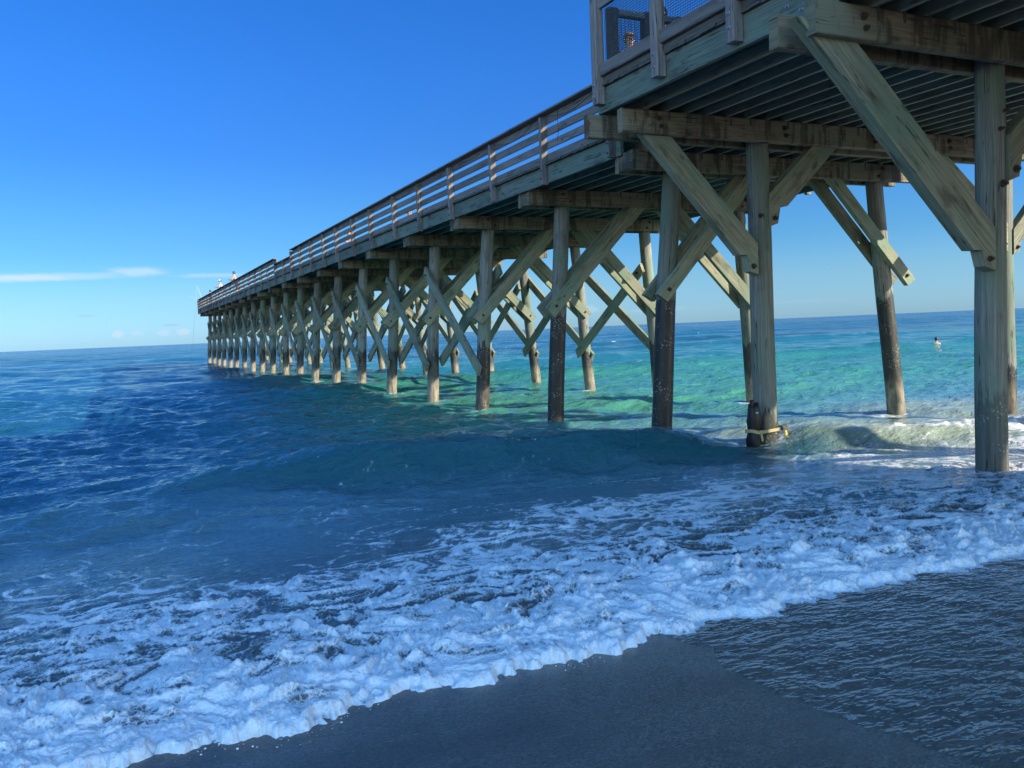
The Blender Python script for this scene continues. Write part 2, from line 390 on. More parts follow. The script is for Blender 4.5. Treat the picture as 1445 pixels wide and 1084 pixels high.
# ------------------------------------------------------------------ sea
def front_y(x):
    a=np.sqrt(perlin(x*.62+.3,x*0+3.3,20)**2+.012)*.8; b=np.sqrt(perlin(x*1.7,x*0+7.7,21)**2+.010); c=np.sqrt(perlin(x*4.6,x*0+1.7,22)**2+.01)
    return 3.93-.34*a-.20*b-.085*c+.05*perlin(x*.3,x*0+.5,23)
def film_mask(x,y):
    # thin sheet of backwash on the right of the beach, inside a curved edge
    xe=np.interp(y,[1.0,2.1,2.4,3.2,3.5,4.2],[2.9,2.6,2.55,2.5,2.62,2.5])+.05*perlin(y*3,y*0+2.2,30)+.02*perlin(y*9,y*0,31)
    return sstep(-.02,.30,x-xe)
def swell(x,y,dr):
    z=np.zeros_like(x); depthf=sstep(9,26,y)
    # named crests: shoreward (smaller y) face steeper
    def crest(yc,amp,wf,wb):
        d=y-yc; return amp*np.where(d<0,np.exp(-(d/wf)**2),np.exp(-(d/wb)**2))
    lat=lambda s,k: .5+.5*np.clip(perlin(x*k,y*0+s*3.1,60+s)*1.8,-1,1)
    yc=12.7-.27*x+.22*perlin(x*.35,x*0,61)
    z+=crest(yc,.50*sstep(-.5,3.5,x)*(1-.85*np.exp(-((x-9.0)/1.0)**2))*(1-.52*sstep(9.3,11,x)),.52,1.7)
    z+=crest(18.0+.05*x+.6*perlin(x*.12,x*0,62),.16*lat(2,.09)*sstep(3,12,x),.7,1.8)
    z+=crest(30.4+.09*x+.9*perlin(x*.07,x*0,63),.44*sstep(1,9,x)*(.75+.25*lat(3,.05)),1.15,3.4)
    z+=crest(22.6+.05*x+.8*perlin(x*.1,x*0,64),.16*lat(4,.07)*sstep(6,16,x),.8,2.2)
    z+=crest(43+.05*x+1.4*perlin(x*.05,x*0,65),.30*lat(5,.045),1.5,4.0)
    z+=crest(61+.03*x+2*perlin(x*.04,x*0,66),.32*lat(6,.03),1.9,5.0)
    z+=crest(83+2.6*perlin(x*.03,x*0,67),.34*lat(7,.025),2.4,6.0)
    z+=crest(112+4*perlin(x*.02,x*0,68),.36*lat(8,.02),3,8.0)
    z+=crest(20+.2*x+.6*perlin(x*.15,x*0,69),.14*sstep(4,-3,x),.8,2.2)
    z+=crest(27+.15*x+.6*perlin(x*.12,x*0,70),.16*sstep(3,-5,x),.9,2.6)
    far=sstep(110,200,y)
    z+=sstep(60,140,y)*(.30*np.abs(perlin(x*.02,y*.075,71))+.22*np.abs(perlin(x*.045,y*.17,74))*sstep(400,200,y))
    # chop
    r=np.random.default_rng(11)
    for k in range(46):
        lam=.34*(1.085**k)*(1+.1*r.random())
        th=r.normal(0,.62)-.12; kx=np.sin(th)*2*np.pi/lam; ky=-np.cos(th)*2*np.pi/lam
        amp=.0165*lam**.72/(1+(lam/5)**2)
        ph=r.random()*6.28
        env=.55+.9*np.clip(perlin(x/lam*.21+k*5.1,y/lam*.21,90+k),-.5,1)
        band=sstep(2.2,5.0,lam/np.maximum(dr,1e-3))
        s=np.sin(kx*x+ky*y+ph)
        z+=amp*env*band*(1-2*np.abs(np.sin((kx*x+ky*y+ph)/2))**.85 if k%2 else s)*(.62+.32*depthf)*(1.0+.45*sstep(2,-6,x))
    return z
def foam_bits(x,y,s):
    """lumpy foam relief and its cover"""
    wx=x+.16*perlin(x*2.2,y*2.2,40)+.05*perlin(x*6,y*6,41); wy=y+.16*perlin(x*2.2+9,y*2.2,42)+.05*perlin(x*6,y*6+4,43)
    # long streaks run with the flow, up and down the beach slightly diagonal
    sx=wx*.80+wy*.22; sy=wy*1.0-wx*.10
    b1=np.abs(perlin(sx*1.9,sy*2.3,44)); b2=np.abs(perlin(sx*4.3,sy*5.2,45)); b3=np.abs(perlin(sx*9.5,sy*11,46)); b4=np.abs(perlin(sx*22,sy*24,47)); b5=np.abs(perlin(sx*46,sy*50,48))
    return b1,b2,b3,b4,b5,wx,wy
def build_sea():
    # a fan of rings that gets coarser with distance, centred where the beach is nearest
    th=np.concatenate([np.linspace(-62,-9.5,60,endpoint=False),np.linspace(-9.5,59.5,1130,endpoint=False),np.linspace(59.5,112,60)])
    th=np.radians(th)
    rr=[1.9]
    while rr[-1]<60000:
        r=rr[-1]
        if r<40: d=max(.0105,.0034*r)
        elif r<400: d=.008*r
        else: d=.06*r
        rr.append(r+d)
    rr=np.array(rr); T,RR=np.meshgrid(th,rr); X=RR*np.sin(T); Y=RR*np.cos(T)
    DR=np.gradient(rr)[:,None]*np.ones_like(X); DR=np.maximum(DR,RR*np.gradient(th)[None,:]*1.0)
    DR=np.where(np.abs(np.degrees(T)-25)<35,np.gradient(rr)[:,None],DR)
    zs=sand_z(X,Y); yf=front_y(X); s=Y-yf
    base=.30*np.clip((9-Y)/5.3,-.2,1.3)**1.0; base=np.where(Y>9,0,base)
    base=np.where((Y>7)&(Y<=9),.30*((9-Y)/5.3)*sstep(9.6,7,Y)+0,base)
    zr_=.30-.055*(Y-3.7); base=np.where(Y<9,base+(zs-zr_)*sstep(4.0,.4,s),base); base=np.where((Y<3.7),zs,base)
    z=base.copy()
    sw=swell(X,Y,DR)
    z+=sw*sstep(3.9,8.5,Y)
    z+=(.016*perlin(X*1.5+.4*Y,Y*3.1,81)+.010*np.abs(perlin(X*3.1,Y*6.3+.5*X,82))+.005*perlin(X*8,Y*15,83))*sstep(4.6,7.0,Y)*sstep(20,12,Y)*(1-.7*sstep(9,10.5,X))*1.25
    near=(Y<14)&(Y>2)&(X>-12)&(X<30)
    foam=np.zeros_like(X)
    b=np.zeros((7,)+X.shape)
    xs,ys=X[near],Y[near]; ss=s[near]
    wx=xs+.20*perlin(xs*1.7,ys*1.7,40)+.06*perlin(xs*5,ys*5,41); wy=ys+.20*perlin(xs*1.7+9,ys*1.7,42)+.06*perlin(xs*5,ys*5+4,43)
    fx=wx*.95+wy*.30; fy=wy*1.0-wx*.12
    p1=perlin(fx*1.25,fy*1.7,44); p2=perlin(fx*2.9,fy*3.6,45); p3=perlin(fx*6.4,fy*7.6,46); p4=perlin(fx*14,fy*16,47); p5=perlin(fx*31,fy*34,48)
    r1=np.exp(-(p1/.17)**2); r2=np.exp(-(p2/.21)**2); r3=np.exp(-(p3/.24)**2); r4=np.exp(-(p4/.26)**2)
    b1,b2,b3,b4,b5=[np.sqrt(q*q+.004) for q in (p1,p2,p3,p4,p5)]
    big=fbm(xs*.55,ys*.75,33,3)
    ext=np.minimum(3.75+.16*np.clip(xs,-2,11)+.7*big,5.4)
    nf=sstep(1.3,.25,ss)                               # close to the lip
    dens=.70+.24*nf-.10*sstep(1.4,3.4,ss)+.14*big
    dens-=.75*sstep(ext-1.0,ext+.7,ss)
    cov=dens+.34*(r1-.42)+.40*(r2-.45)+.34*(r3-.45)+.22*(r4-.45)+.5*(b3-.2)*nf
    cov=sstep(.18,.98,cov)
    lace=np.maximum(np.exp(-(p1/.07)**2),.8*np.exp(-(p2/.08)**2))*sstep(8.2,4.6,ss)*sstep(2.0,3.4,ss)*sstep(-.45,.35,big+.1)
    cov=np.maximum(cov,lace*.60*(.4+r3))
    rag=.060*perlin(xs*8,ys*7,35)+.036*perlin(xs*21,ys*19,34)+.012*perlin(xs*47,ys*43,33)
    sr=ss+rag*sstep(.5,.1,ss)
    cov=np.maximum(cov,sstep(.0,.03,sr)*sstep(.30,.08,sr)*.9)*sstep(-.005,.02,sr)
    amp=(1.0-.50*sstep(.6,3.2,ss))*sstep(6.2,2.8,ss)*(.55+.45*sstep(0,.5,ss))
    lip=(.020*sstep(-.01,.10,sr)+.045*sstep(.0,.9,ss))*(1-.6*sstep(.9,2.6,ss))*(.9+.35*np.clip(perlin(xs*1.1,xs*0,35)+.5*perlin(xs*3.1,ys*2,36),-1,1))
    rid=.026*(r1-.3)+.030*(r2-.35)+.022*(r3-.35)+.010*(r4-.4)
    bil=.05*(np.abs(p1)-.1)+.085*(b2-.1)+.085*(b3-.1)+.042*(b4-.1)+.018*(b5-.1)
    h=lip+amp*sstep(-.0,.10,sr)*(rid+bil)*(.5+.6*cov)
    zn=z[near]+h
    foam[near]=np.where((sr<.012)&(sr>-.03),.9,cov)
    s[near]=sr
    # breaking crests with white water: right hand breaker and flecks
    z[near]=zn
    yc=12.7-.27*X+.22*perlin(X*.35,X*0,61)
    brk=sstep(10.0,12.6,X)*sstep(.50,.05,np.abs(Y-(yc-.05)+.22*perlin(X*1.6,Y*1.6,36)))*(.80+.9*np.abs(perlin(X*3.6,Y*5.2,37))+.7*perlin(X*9,Y*12,38))
    brk=np.where(Y<16,brk,0)
    yb=yc+1.6; brk2=sstep(11.5,13.5,X)*sstep(.45,.1,np.abs(Y-yb+.35*perlin(X*.9,Y*.9,39)))*(.3+1.3*perlin(X*2.2,Y*5,40))
    foam=np.maximum(foam,np.clip(brk,0,1)); foam=np.maximum(foam,np.clip(brk2,0,1)*(Y<16))
    z+=np.clip(brk,0,1)*.06*np.abs(perlin(X*4,Y*4,41))*(Y<16)
    wash=sstep(9.5,12,X)*sstep(9.5,8.0,Y)*sstep(5.5,7.0,Y)*np.clip(.25+perlin(X*1.4,Y*3.6,52)+.5*perlin(X*4,Y*9,53),0,1)*.8
    foam=np.maximum(foam,wash)
    # whitecap flecks on the swells
    fl=np.clip((perlin(X*.30,Y*1.6,54)+.5*perlin(X*1.1,Y*3.0,55)-.78)*3.2,0,1)*sstep(14,20,Y)*sstep(.02,.22,sw)*(.5+.5*sstep(0,20,X))
    foam=np.maximum(foam,fl*.85*sstep(400,60,Y))
    # the streak of white water beside the swimmer
    ysw=34.6+.085*(X-43); st=sstep(39.5,41,X)*sstep(47,45,X)*sstep(.55,.1,np.abs(Y-ysw-.9+.3*perlin(X*.8,Y*.8,56)))
    foam=np.maximum(foam,st*.9*(.6+.6*perlin(X*2,Y*2,57)))
    # froth where the piles stand in the water
    for k in range(9):
        yp=12.48+4*k; 
        for xp in ((9.05*0+8.75),14.3):
            q=np.hypot(X-xp,Y-yp); foam=np.maximum(foam,sstep(.60,.16,q+.18*perlin(X*5,Y*5,84))*1.0*(.5+.8*perlin(X*9,Y*9,85)))
    for xp,yp in ((9.36,10.5),(9.14,6.5),(15.15,10.5),(15.1,6.5)):
        q=np.hypot(X-xp,Y-yp); foam=np.maximum(foam,sstep(.62,.15,q+.2*perlin(X*4,Y*4,86))*.8*(.5+.8*perlin(X*8,Y*8,87)))
    # thin backwash film on the sand
    fm=film_mask(X,Y)*sstep(.06,-.08,s)
    ph=(X*1.0+Y*.10)
    wv=.0008*np.sin(ph*92+2.2*perlin(X*1.6,Y*1.0,58)*3+1.5*perlin(X*4,Y*3,59))*(.5+.8*np.clip(perlin(X*.9,Y*1.5,60),-.4,1))+.0011*perlin(X*15+Y*1,Y*5,61)+.0008*perlin(X*34,Y*13,62)
    xr_=X-2.6; wv=wv*.48*sstep(-.1,1.6,xr_)
    film=zs+.007*fm+wv*fm-.010*(1-sstep(0,.25,fm))
    inside=s<0.0
    zin=np.where(fm>0.001,film,zs-.035)
    edge=sstep(-.025,.055,s)
    z=zin+(np.maximum(z,zs+.004)-zin)*edge
    zone=sstep(.0,.02,s)
    # water body colour, some light painted in: sky-blue shallows, jade bar, blue deep
    def lerp(a,bb,t): return a[...,None,:]*0+np.array(a)+(np.array(bb)-np.array(a))*t[...,None] if False else np.asarray(a)+(np.asarray(bb)-np.asarray(a))*t[...,None]
    n=.5+.5*np.clip(fbm(X*.05,Y*.09,72,3)*1.2,-1,1); n2=perlin(X*.25,Y*.5,73)
    wet=np.array([.075,.078,.075]); sky_shallow=np.array([.085,.190,.230]); jade=np.array([.045,.185,.128]); teal=np.array([.014,.115,.112]); blue=np.array([.005,.060,.125]); deep=np.array([.004,.040,.095])
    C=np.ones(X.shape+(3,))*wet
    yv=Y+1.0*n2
    C=lerp(C,sky_shallow,sstep(4.4,8.5,yv)*(.6+.4*sstep(-2,9,X)))  # shallows tinted blue to carry reflected sky light
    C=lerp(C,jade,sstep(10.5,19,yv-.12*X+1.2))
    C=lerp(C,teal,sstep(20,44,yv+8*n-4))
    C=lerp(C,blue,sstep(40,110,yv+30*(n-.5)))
    C=lerp(C,np.array([.25,.29,.20]),sstep(8.0,10.5,X)*sstep(7.5,9,yv)*sstep(14.5,11,yv)*.85)  # pale sunlit body of the right breaker painted into the colour
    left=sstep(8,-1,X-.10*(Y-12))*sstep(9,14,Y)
    C=lerp(C,np.array([.008,.060,.116]),left*.95)  # left water painted darker so the house's shadow edge fades
    C=lerp(C,deep,sstep(180,900,Y))
    pt=perlin(X*.012,Y*.030,75)+.6*perlin(X*.035,Y*.10,76)+.4*perlin(X*.003,Y*.008,77)
    C=C*(1+.55*np.clip(pt,-1,1)*sstep(30,90,Y))[...,None]
    # crest bodies are clearer, greener
    cr=sstep(.10,.34,sw)*sstep(9,14,Y); C=lerp(C,np.array([.008,.105,.082]),cr*.6)
    dcr=Y-yc; C=lerp(C,np.array([.008,.062,.080]),np.exp(-((dcr+.40)/.62)**2)*sstep(-.5,3.0,X)*sstep(11.2,9.2,X)*.9)  # dark shoreward face of the near wave: shade painted into the colour
    C=np.where(inside[...,None],np.array([.085,.082,.072]),C)
    keep=(z>zs-.033)
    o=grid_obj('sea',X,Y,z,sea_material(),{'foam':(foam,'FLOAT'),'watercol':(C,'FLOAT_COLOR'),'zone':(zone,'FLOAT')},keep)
    tag(o,kind='structure'); return o
def sea_material():
    m,nt,b,out=newmat('sea_water'); g=NT(nt)
    pos=g.n('ShaderNodeNewGeometry').outputs['Position']; s=g.n('ShaderNodeSeparateXYZ'); g.l(pos,s.inputs[0]); x,y=s.outputs[0],s.outputs[1]
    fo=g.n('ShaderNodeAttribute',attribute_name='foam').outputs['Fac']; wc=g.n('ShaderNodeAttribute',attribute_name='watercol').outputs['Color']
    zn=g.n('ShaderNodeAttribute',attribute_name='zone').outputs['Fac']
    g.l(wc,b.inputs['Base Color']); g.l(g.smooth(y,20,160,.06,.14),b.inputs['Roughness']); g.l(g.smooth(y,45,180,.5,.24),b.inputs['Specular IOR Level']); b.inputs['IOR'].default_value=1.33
    v1=g.comb(g.math('MULTIPLY',x,.55),y,0.0)
    w0=g.noise(v1,.22,4,.6,.3); farf=g.smooth(y,40,140); w1=g.noise(v1,1.6,3,.55,.3); w2=g.noise(v1,5.5,3,.6,.4); w3=g.noise(v1,19.0,2,.6,.3)
    outer=g.smooth(y,8.0,22.0)
    hgt=g.math('ADD',g.math('MULTIPLY',g.math('MULTIPLY',w0,1.4),farf),g.math('ADD',g.math('MULTIPLY',g.math('MULTIPLY',w1,.17),outer),g.math('ADD',g.math('MULTIPLY',g.math('MULTIPLY',w2,.075),g.math('ADD',.8,g.math('MULTIPLY',outer,.2))),g.math('MULTIPLY',w3,.020))))
    g.l(g.bump(hgt,1.0,1.0),b.inputs['Normal'])
    # foam
    f=g.n('ShaderNodeBsdfPrincipled'); f.inputs['Roughness'].default_value=.55
    nb=g.noise(pos,60,4,.65); nb2=g.noise(pos,17,3,.6)
    vo=g.n('ShaderNodeTexVoronoi',feature='DISTANCE_TO_EDGE'); g.l(pos,vo.inputs['Vector']); vo.inputs['Scale'].default_value=30.0
    cell=g.smooth(vo.outputs['Distance'],.0,.22,1.0,0.0)
    vo2=g.n('ShaderNodeTexVoronoi',feature='DISTANCE_TO_EDGE'); g.l(pos,vo2.inputs['Vector']); vo2.inputs['Scale'].default_value=85.0
    cell2=g.smooth(vo2.outputs['Distance'],.0,.2,1.0,0.0)
    fc=g.mix(nb2,(.50,.53,.55),(.76,.77,.77)); g.l(fc,f.inputs['Base Color'])
    f.inputs['Subsurface Weight'].default_value=.0
    g.l(g.bump(g.math('ADD',nb,g.math('MULTIPLY',cell,-.4)),.45,.012),f.inputs['Normal'])
    fac=g.math('ADD',fo,g.math('ADD',g.math('MULTIPLY',g.math('SUBTRACT',nb2,.5),.55),g.math('ADD',g.math('MULTIPLY',g.math('SUBTRACT',nb,.5),.35),g.math('ADD',g.math('MULTIPLY',g.math('SUBTRACT',cell,.35),.26),g.math('MULTIPLY',g.math('SUBTRACT',cell2,.35),.18)))))
    fac=g.smooth(fac,.22,.95)
    fac=g.math('MULTIPLY',fac,g.smooth(fo,.02,.14))
    mx=g.n('ShaderNodeMixShader'); g.l(fac,mx.inputs[0]); g.l(b.outputs[0],mx.inputs[1]); g.l(f.outputs[0],mx.inputs[2]); g.l(mx.outputs[0],out.inputs[0])
    return m
sea=build_sea()

# ------------------------------------------------------------------ flecks and droplets thrown along the wash edge
def spray():
    r=np.random.default_rng(5); mb=MB(); bm=bmesh.new(); bmesh.ops.create_icosphere(bm,subdivisions=1,radius=1)
    vs=[tuple(v.co) for v in bm.verts]; fs=[[v.index for v in f.verts] for f in bm.faces]; bm.free()
    xs_=r.uniform(-1.5,8,900); off=np.where(r.random(900)<.55,-np.abs(r.normal(0,.045,900)),np.abs(r.normal(.25,.35,900)))
    ys_=front_y(xs_)+off; zs_=sand_z(xs_,ys_)
    cl=perlin(xs_*1.9,xs_*0+.4,91)
    for k in range(900):
        if cl[k]<-.1: continue
        rad=.0016+.0045*r.random()**3; o=len(mb.v); h=rad*.5 if off[k]<0 else .05+.06*r.random()**2
        for v in vs: mb.v.append((xs_[k]+v[0]*rad*r.uniform(.9,1.3),ys_[k]+v[1]*rad,zs_[k]+h+v[2]*rad*.8))
        for f in fs: mb.poly([o+i for i in f],[(0,0)]*3,True)
    m=plain('foam_droplet',(.72,.73,.74),.35); o=mb.build('foam_flecks',m); tag(o,'white foam flecks and droplets strewn along the edge of the wash on the sand','foam',kind='stuff')
spray()

# ------------------------------------------------------------------ pier
LT,LB,RT,RB=9.05,8.68,13.85,14.25      # pile rows: top and foot x, left and right
OFF=.14
Y0C=12.34+OFF; SP=4.0; NB=20
CB,CT=4.62,4.95                          # cap bottom / top
pier=tag(empty('wooden_pier',(11.45,12.6,0)),'long weathered timber pier on crossed braces and round piles running out to sea','pier')
pier_m=Matrix.Translation(pier.location).inverted()
def under(o,par):   # parent keeping world coordinates
    o.parent=par; o.matrix_parent_inverse=Matrix.Translation(par.location).inverted() if par.type=='EMPTY' else par.matrix_parent_inverse.copy()
    if par.type!='EMPTY': o.matrix_parent_inverse=Matrix.Identity(4)
    return o
def part(mb,name,mat,par): return under(mb.build(name,mat),par)
def bolt(par,p,d,rad=.045,h=.03,mat='rust'):
    rad*=random.uniform(.68,.9); p=Vector(p); d=Vector(d); mb=MB(); mb.tube([p-d*.01,p+d*h*.5],rad*1.25,10); mb.tube([p+d*h*.5,p+d*h*1.6],rad*.75,6,smooth=False)
    return part(mb,'bolt',M[mat],par)
def pile(par,xt,xb,y,zt,rt_=.165,rb=.19,tide=1.4,light=0.0,ragged=.9,al=1.0):
    mb=MB(); n=22; zb=float(sand_z(np.array([xb]),np.array([y]))[0])-.4; zs=np.linspace(zt,zb,16); o=0
    a0=random.random()*9; vs=[]
    for k,z in enumerate(zs):
        t=(zt-z)/(zt-zb); tw=(zt-z)/zt; rad=rt_+(rb-rt_)*t; cx=xt+(xb-xt)*tw; 
        for i in range(n):
            an=2*math.pi*i/n; rr=rad*(1+.018*math.sin(3*an+a0+z*.7)+.014*math.sin(5*an-a0*2+z*1.9)+random.uniform(-.008,.008))
            mb.v.append((cx+rr*math.cos(an)+.012*math.sin(z*1.3+a0),y+rr*math.sin(an),z))
    for k in range(len(zs)-1):
        for i in range(n):
            j=(i+1)%n; w=2*math.pi*rt_/n
            mb.poly([k*n+i,(k+1)*n+i,(k+1)*n+j,k*n+j],[(-zs[k],w*i),(-zs[k+1],w*i),(-zs[k+1],w*(i+1)),(-zs[k],w*(i+1))],True)
    mb.poly(list(range(n)),[(.01*i,0) for i in range(n)])
    ob=part(mb,'pile',M['pile'],par); ob.color=(tide/4,light,ragged,al); return ob
def brace_xz(par,lo,hi,y0,y1,wd=.28,name='cross_brace',bolts=True):
    lo=Vector((lo[0],0,lo[1])); hi=Vector((hi[0],0,hi[1])); d=(hi-lo).normalized(); n=Vector((-d.z,0,d.x))
    w=wd/2; a=random.uniform(-.03,.03)
    pts=[lo+n*w+d*a,lo-n*w-d*a,hi-n*w+d*.05,hi+n*w]
    mb=MB().prism([(p.x,p.z) for p in pts],y0,y1,(d.x,d.z)); return part(mb,name,M['brace'],par)

for i in range(NB):
    y=Y0C+SP*i; near=i<7
    lb=8.62 if i==0 else LB+random.uniform(-.05,.06)
    tide={0:2.42,1:2.25,2:1.68,3:1.45,4:1.5}.get(i,1.5+random.uniform(-.2,.15)); lig=0.0 if i<2 else (.25 if i==2 else .9)
    q=y/(y-OFF)
    pile(pier,LT*q,lb*q,y,CT-.02,.165,.185,tide,lig,.45 if i<2 else 1.5,1.0 if i<3 else .78)
    pile(pier,RT*q,q*(14.42 if i==0 else RB+random.uniform(-.05,.05)),y,CT-.02,.16,.18,2.35 if i==0 else 1.35+random.uniform(-.2,.2),.8,.8 if i else .8,.85)
    e0=8.15+random.uniform(-.03,.05); e1=14.87
    for sgn in (-1,1):
        mb=MB().box((e0,y+sgn*.215-.06,CB),(e1+random.uniform(-.05,.05),y+sgn*.215+.06,CT),.008)
        c=part(mb,'cap_beam',M['cap'],pier)
        if near and sgn<0:
            for bx in (LT-.08,LT+.1,RT,RT+.1):
                bolt(c,(bx+.02,y-.277,4.71 if bx in(LT+.1,RT) else 4.86),(0,-1,0),.032)
    mb=MB().box((e0+.015,y-.153,CB+.02),(e0+.16,y+.153,CT-.01)); part(mb,'end_block',M['cap'],pier)
    # transverse braces
    jit=random.uniform(-.06,.06)
    if i==0: L=((8.68,2.44),(10.85,4.72)); Rr=((14.78,2.62),(12.62,4.72))
    else: L=((8.60,2.30+jit),(11.10,4.80)); Rr=((14.25,2.32+jit),(11.75,4.80))
    for k,(lo,hi) in enumerate((L,Rr)):
        s1=.0 if k==0 else .012
        wb=.235 if i==0 else .28
        b1=brace_xz(pier,lo,hi,y-.255-s1,y-.145-s1,wb); b2=brace_xz(pier,(lo[0],lo[1]+.02),hi,y+.145+s1,y+.255+s1,wb)
        if near:
            d=(Vector(hi)-Vector(lo)).normalized(); q=Vector(lo)+d*.2
            bolt(b1,(q[0],y-.256-s1,q[1]),(0,-1,0),.035)
    # brace top pair crosses between the cap beams: seat block
    if near:
        part(MB().box((11.2,y-.14,CB+.03),(11.55,y+.14,CT-.03)),'spacer_block',M['cap'],pier)
# longitudinal crossed braces from the third bent seaward, both rows
for i in range(2,NB-1):
    ya=Y0C+SP*i; yb=ya+SP
    for xo,xi in ((8.64,9.10),(14.32,13.87)):
        sg=-1 if xo<11 else 1
        for (y0,z0,y1,z1,x,sh) in ((ya-.20,.98,yb+.14,3.90,xo+.07*(-sg),sg),(yb-.05,1.12,ya-.25,3.6,xi,-sg)):
            xs0=x+sg*(.10)*(1-z0/2.6)*1.0; xs1=x+(-sg)*.13
            mb=MB().beam((xs0+sh*.05,y0,z0),(xs1+sh*.05,y1,z1),.085,.29,(0,0,1),.006)
            o=part(mb,'longitudinal_brace',M['brace'],pier)
            if i<7: 
                bolt(o,(xs1+sh*.11,y1-.2*(1 if y1>y0 else -1),z1-.14),(sh,0,0),.03)
YS,YE=10.80,88.95
for k in range(16):
    x=8.22+k*(14.78-8.22)/15
    if k in (0,15): continue
    part(MB().box((x-.03,YS,CT+.001),(x+.03,YE,CT+.245)),'joist',M['joist'],pier)
for x0,x1 in ((8.10,8.16),(14.84,14.90)):
    y=12.5
    while y<YE-.1:
        y2=min(y+4.9,YE); part(MB().box((x0+random.uniform(-.004,.004),y+.004,4.90),(x1,y2-.004,5.235)),'fascia_board',M['fascia'],pier); y=y2
part(MB().box((8.10,YE+.003,4.90),(14.90,YE+.063,5.235)),'fascia_board',M['fascia'],pier)
mb=MB(); y=YS
while y<YE+.05:
    mb.box((8.04+random.uniform(-.03,.01),y,5.239),(14.95,y+.138,5.279+random.uniform(-.002,.002)),.003); y+=.148
part(mb,'deck',M['deck'],pier)
# metal ties where each joist crosses a cap
mb=MB()
for i in range(9):
    for k in range(1,15):
        x=8.22+k*(14.78-8.22)/15+.045; y=Y0C+SP*i-.279
        mb.box((x-.016,y-.004,CT-.10-random.uniform(0,.03)),(x+.016,y,CT+.04),.001)
tag(part(mb,'metal_ties',M['tie'],pier),kind='stuff')

# ---- wide platform at the shore end
PB,PT=4.70,5.03
plat=tag(empty('pier_platform',(11.5,8,0)),'wide timber platform with knee braces at the shore end of the pier, overhead at right','pier')
PX0,PX1=6.62,15.62
def knee(par,pts,y0,y1):
    mb=MB().prism(pts,y0,y1,(pts[-1][0]-pts[0][0],pts[-1][1]-pts[0][1])); return part(mb,'knee_brace',M['brace'],par)
for i,yf in enumerate((6.36,10.36,2.36,-1.64,-5.64,-9.64)):
    y=yf+OFF; xl=9.14 if i==0 else 9.30
    xr=15.08
    pile(plat,xl,xl+(0.0 if i==0 else .06),y,PT-.02,.15 if i==0 else .17,.175 if i==0 else .19,{0:1.0,1:.55}.get(i,.9),0,{0:1.3,1:1.0}.get(i,.6),{0:.5,1:.8}.get(i,.9))
    pile(plat,xr,xr+.08,y,PT-.02,.17,.195,.95,.4,.6)
    eL=6.26 if i==0 else 6.66
    for sgn in (-1,1):
        c=part(MB().box((eL-.05 if (i==0 and sgn>0) else (eL if sgn<0 else eL-.28),y+sgn*.225-.065,PB),(PX1+.06,y+sgn*.225+.065,PT),.012),'cap_beam',M['cap'],plat)
        if sgn<0 and i<2:
            for bx in (eL+.62,xl+.3,xl+2.2,xl+4.0):
                bolt(c,(bx,y-.292,PB+.22),(0,-1,0),.042); bolt(c,(bx+.03,y-.292,PB+.11),(0,-1,0),.034)
    part(MB().box((eL+.4,y-.158,PB+.03),(eL+.7,y+.158,PT-.02)),'spacer_block',M['cap'],plat)
    # knee braces: foot x, upper edge z at the foot, x where the upper edge meets the caps, width, tab depth
    for s1,ex,zl,xt,wd,tab in ((-1,xl-.19,2.90 if i!=1 else 3.16,6.70 if i!=1 else 7.37,.38 if i!=1 else .33,.47),(1,xl+.06,3.93,xl+1.16,.33,.5),(-1,xr-.10,3.55,13.15,.33,.5),(1,xr+.06,3.45,xr+1.55,.33,.45)):
        T=4.87; dx=xt-ex; sl=(T-zl)/abs(dx); vo=wd*math.sqrt(1+sl*sl)
        zlow=lambda x: zl+sl*abs(x-ex)-vo
        xa=ex+s1*.30; xb=ex+s1*(T-zl+vo)/sl
        pts=[(ex,zl),(ex,zl-tab),(ex+s1*.16,zl-tab+.05),(ex+s1*.22,zlow(xa)-.0),(xa+s1*.06,zlow(xa)),(xb,T),(xt,T)]
        k1=knee(plat,pts,y-.20,y-.05)
        if i<2: bolt(k1,(ex+s1*.10,y-.201,zl-tab+.13),(0,-1,0),.04)
# pile bolts on the two near piles
for (x,y,z) in ((9.13,6.5,3.40),(9.08,6.5,4.0),(9.16,6.5,4.2)): bolt(plat,(x,y-.172,z),(0,-1,0),.05 if z<3.5 else .022)
for (x,y,z) in ((9.20,10.5,3.6),): bolt(plat,(x,y-.165,z),(0,-1,0),.04)
nj=25
PY0,PY1=-14.0,10.78
for k in range(1,nj-1):
    x=PX0+.05+k*(PX1-PX0-.1)/(nj-1); part(MB().box((x-.03,PY0,PT+.001),(x+.03,PY1-.07,PT+.30)),'joist',M['joist'],plat)
for x0,x1 in ((PX0,PX0+.07),(PX1-.07,PX1)):
    for ya,yb in ((PY0,-8.0),(-8.0,-3.2),(-3.2,1.6),(1.6,6.55),(6.55,PY1)):
        part(MB().box((x0,ya+.004,PT+.03),(x1,yb-.004,5.40)),'fascia_board',M['fascia'],plat)
part(MB().box((PX0+.073,PY1-.066,PT+.03),(PX1-.073,PY1-.003,5.40)),'fascia_board',M['fascia'],plat)
mb=MB(); y=PY0
while y<PY1-.05:
    mb.box((PX0-.045+random.uniform(-.02,.01),y,5.405),(PX1+.04,y+.138,5.445+random.uniform(-.002,.002)),.003); y+=.148
part(mb,'deck',M['deck'],plat)
mb=MB()
for i,yf in enumerate((6.36,10.36)):
    for k in range(1,nj-1):
        x=PX0+.05+k*(PX1-PX0-.1)/(nj-1)+.045; mb.box((x-.018,yf+OFF-.295,PT-.10-random.uniform(0,.04)),(x+.018,yf+OFF-.291,PT+.05),.001)
tag(part(mb,'metal_ties',M['tie'],plat),kind='stuff')
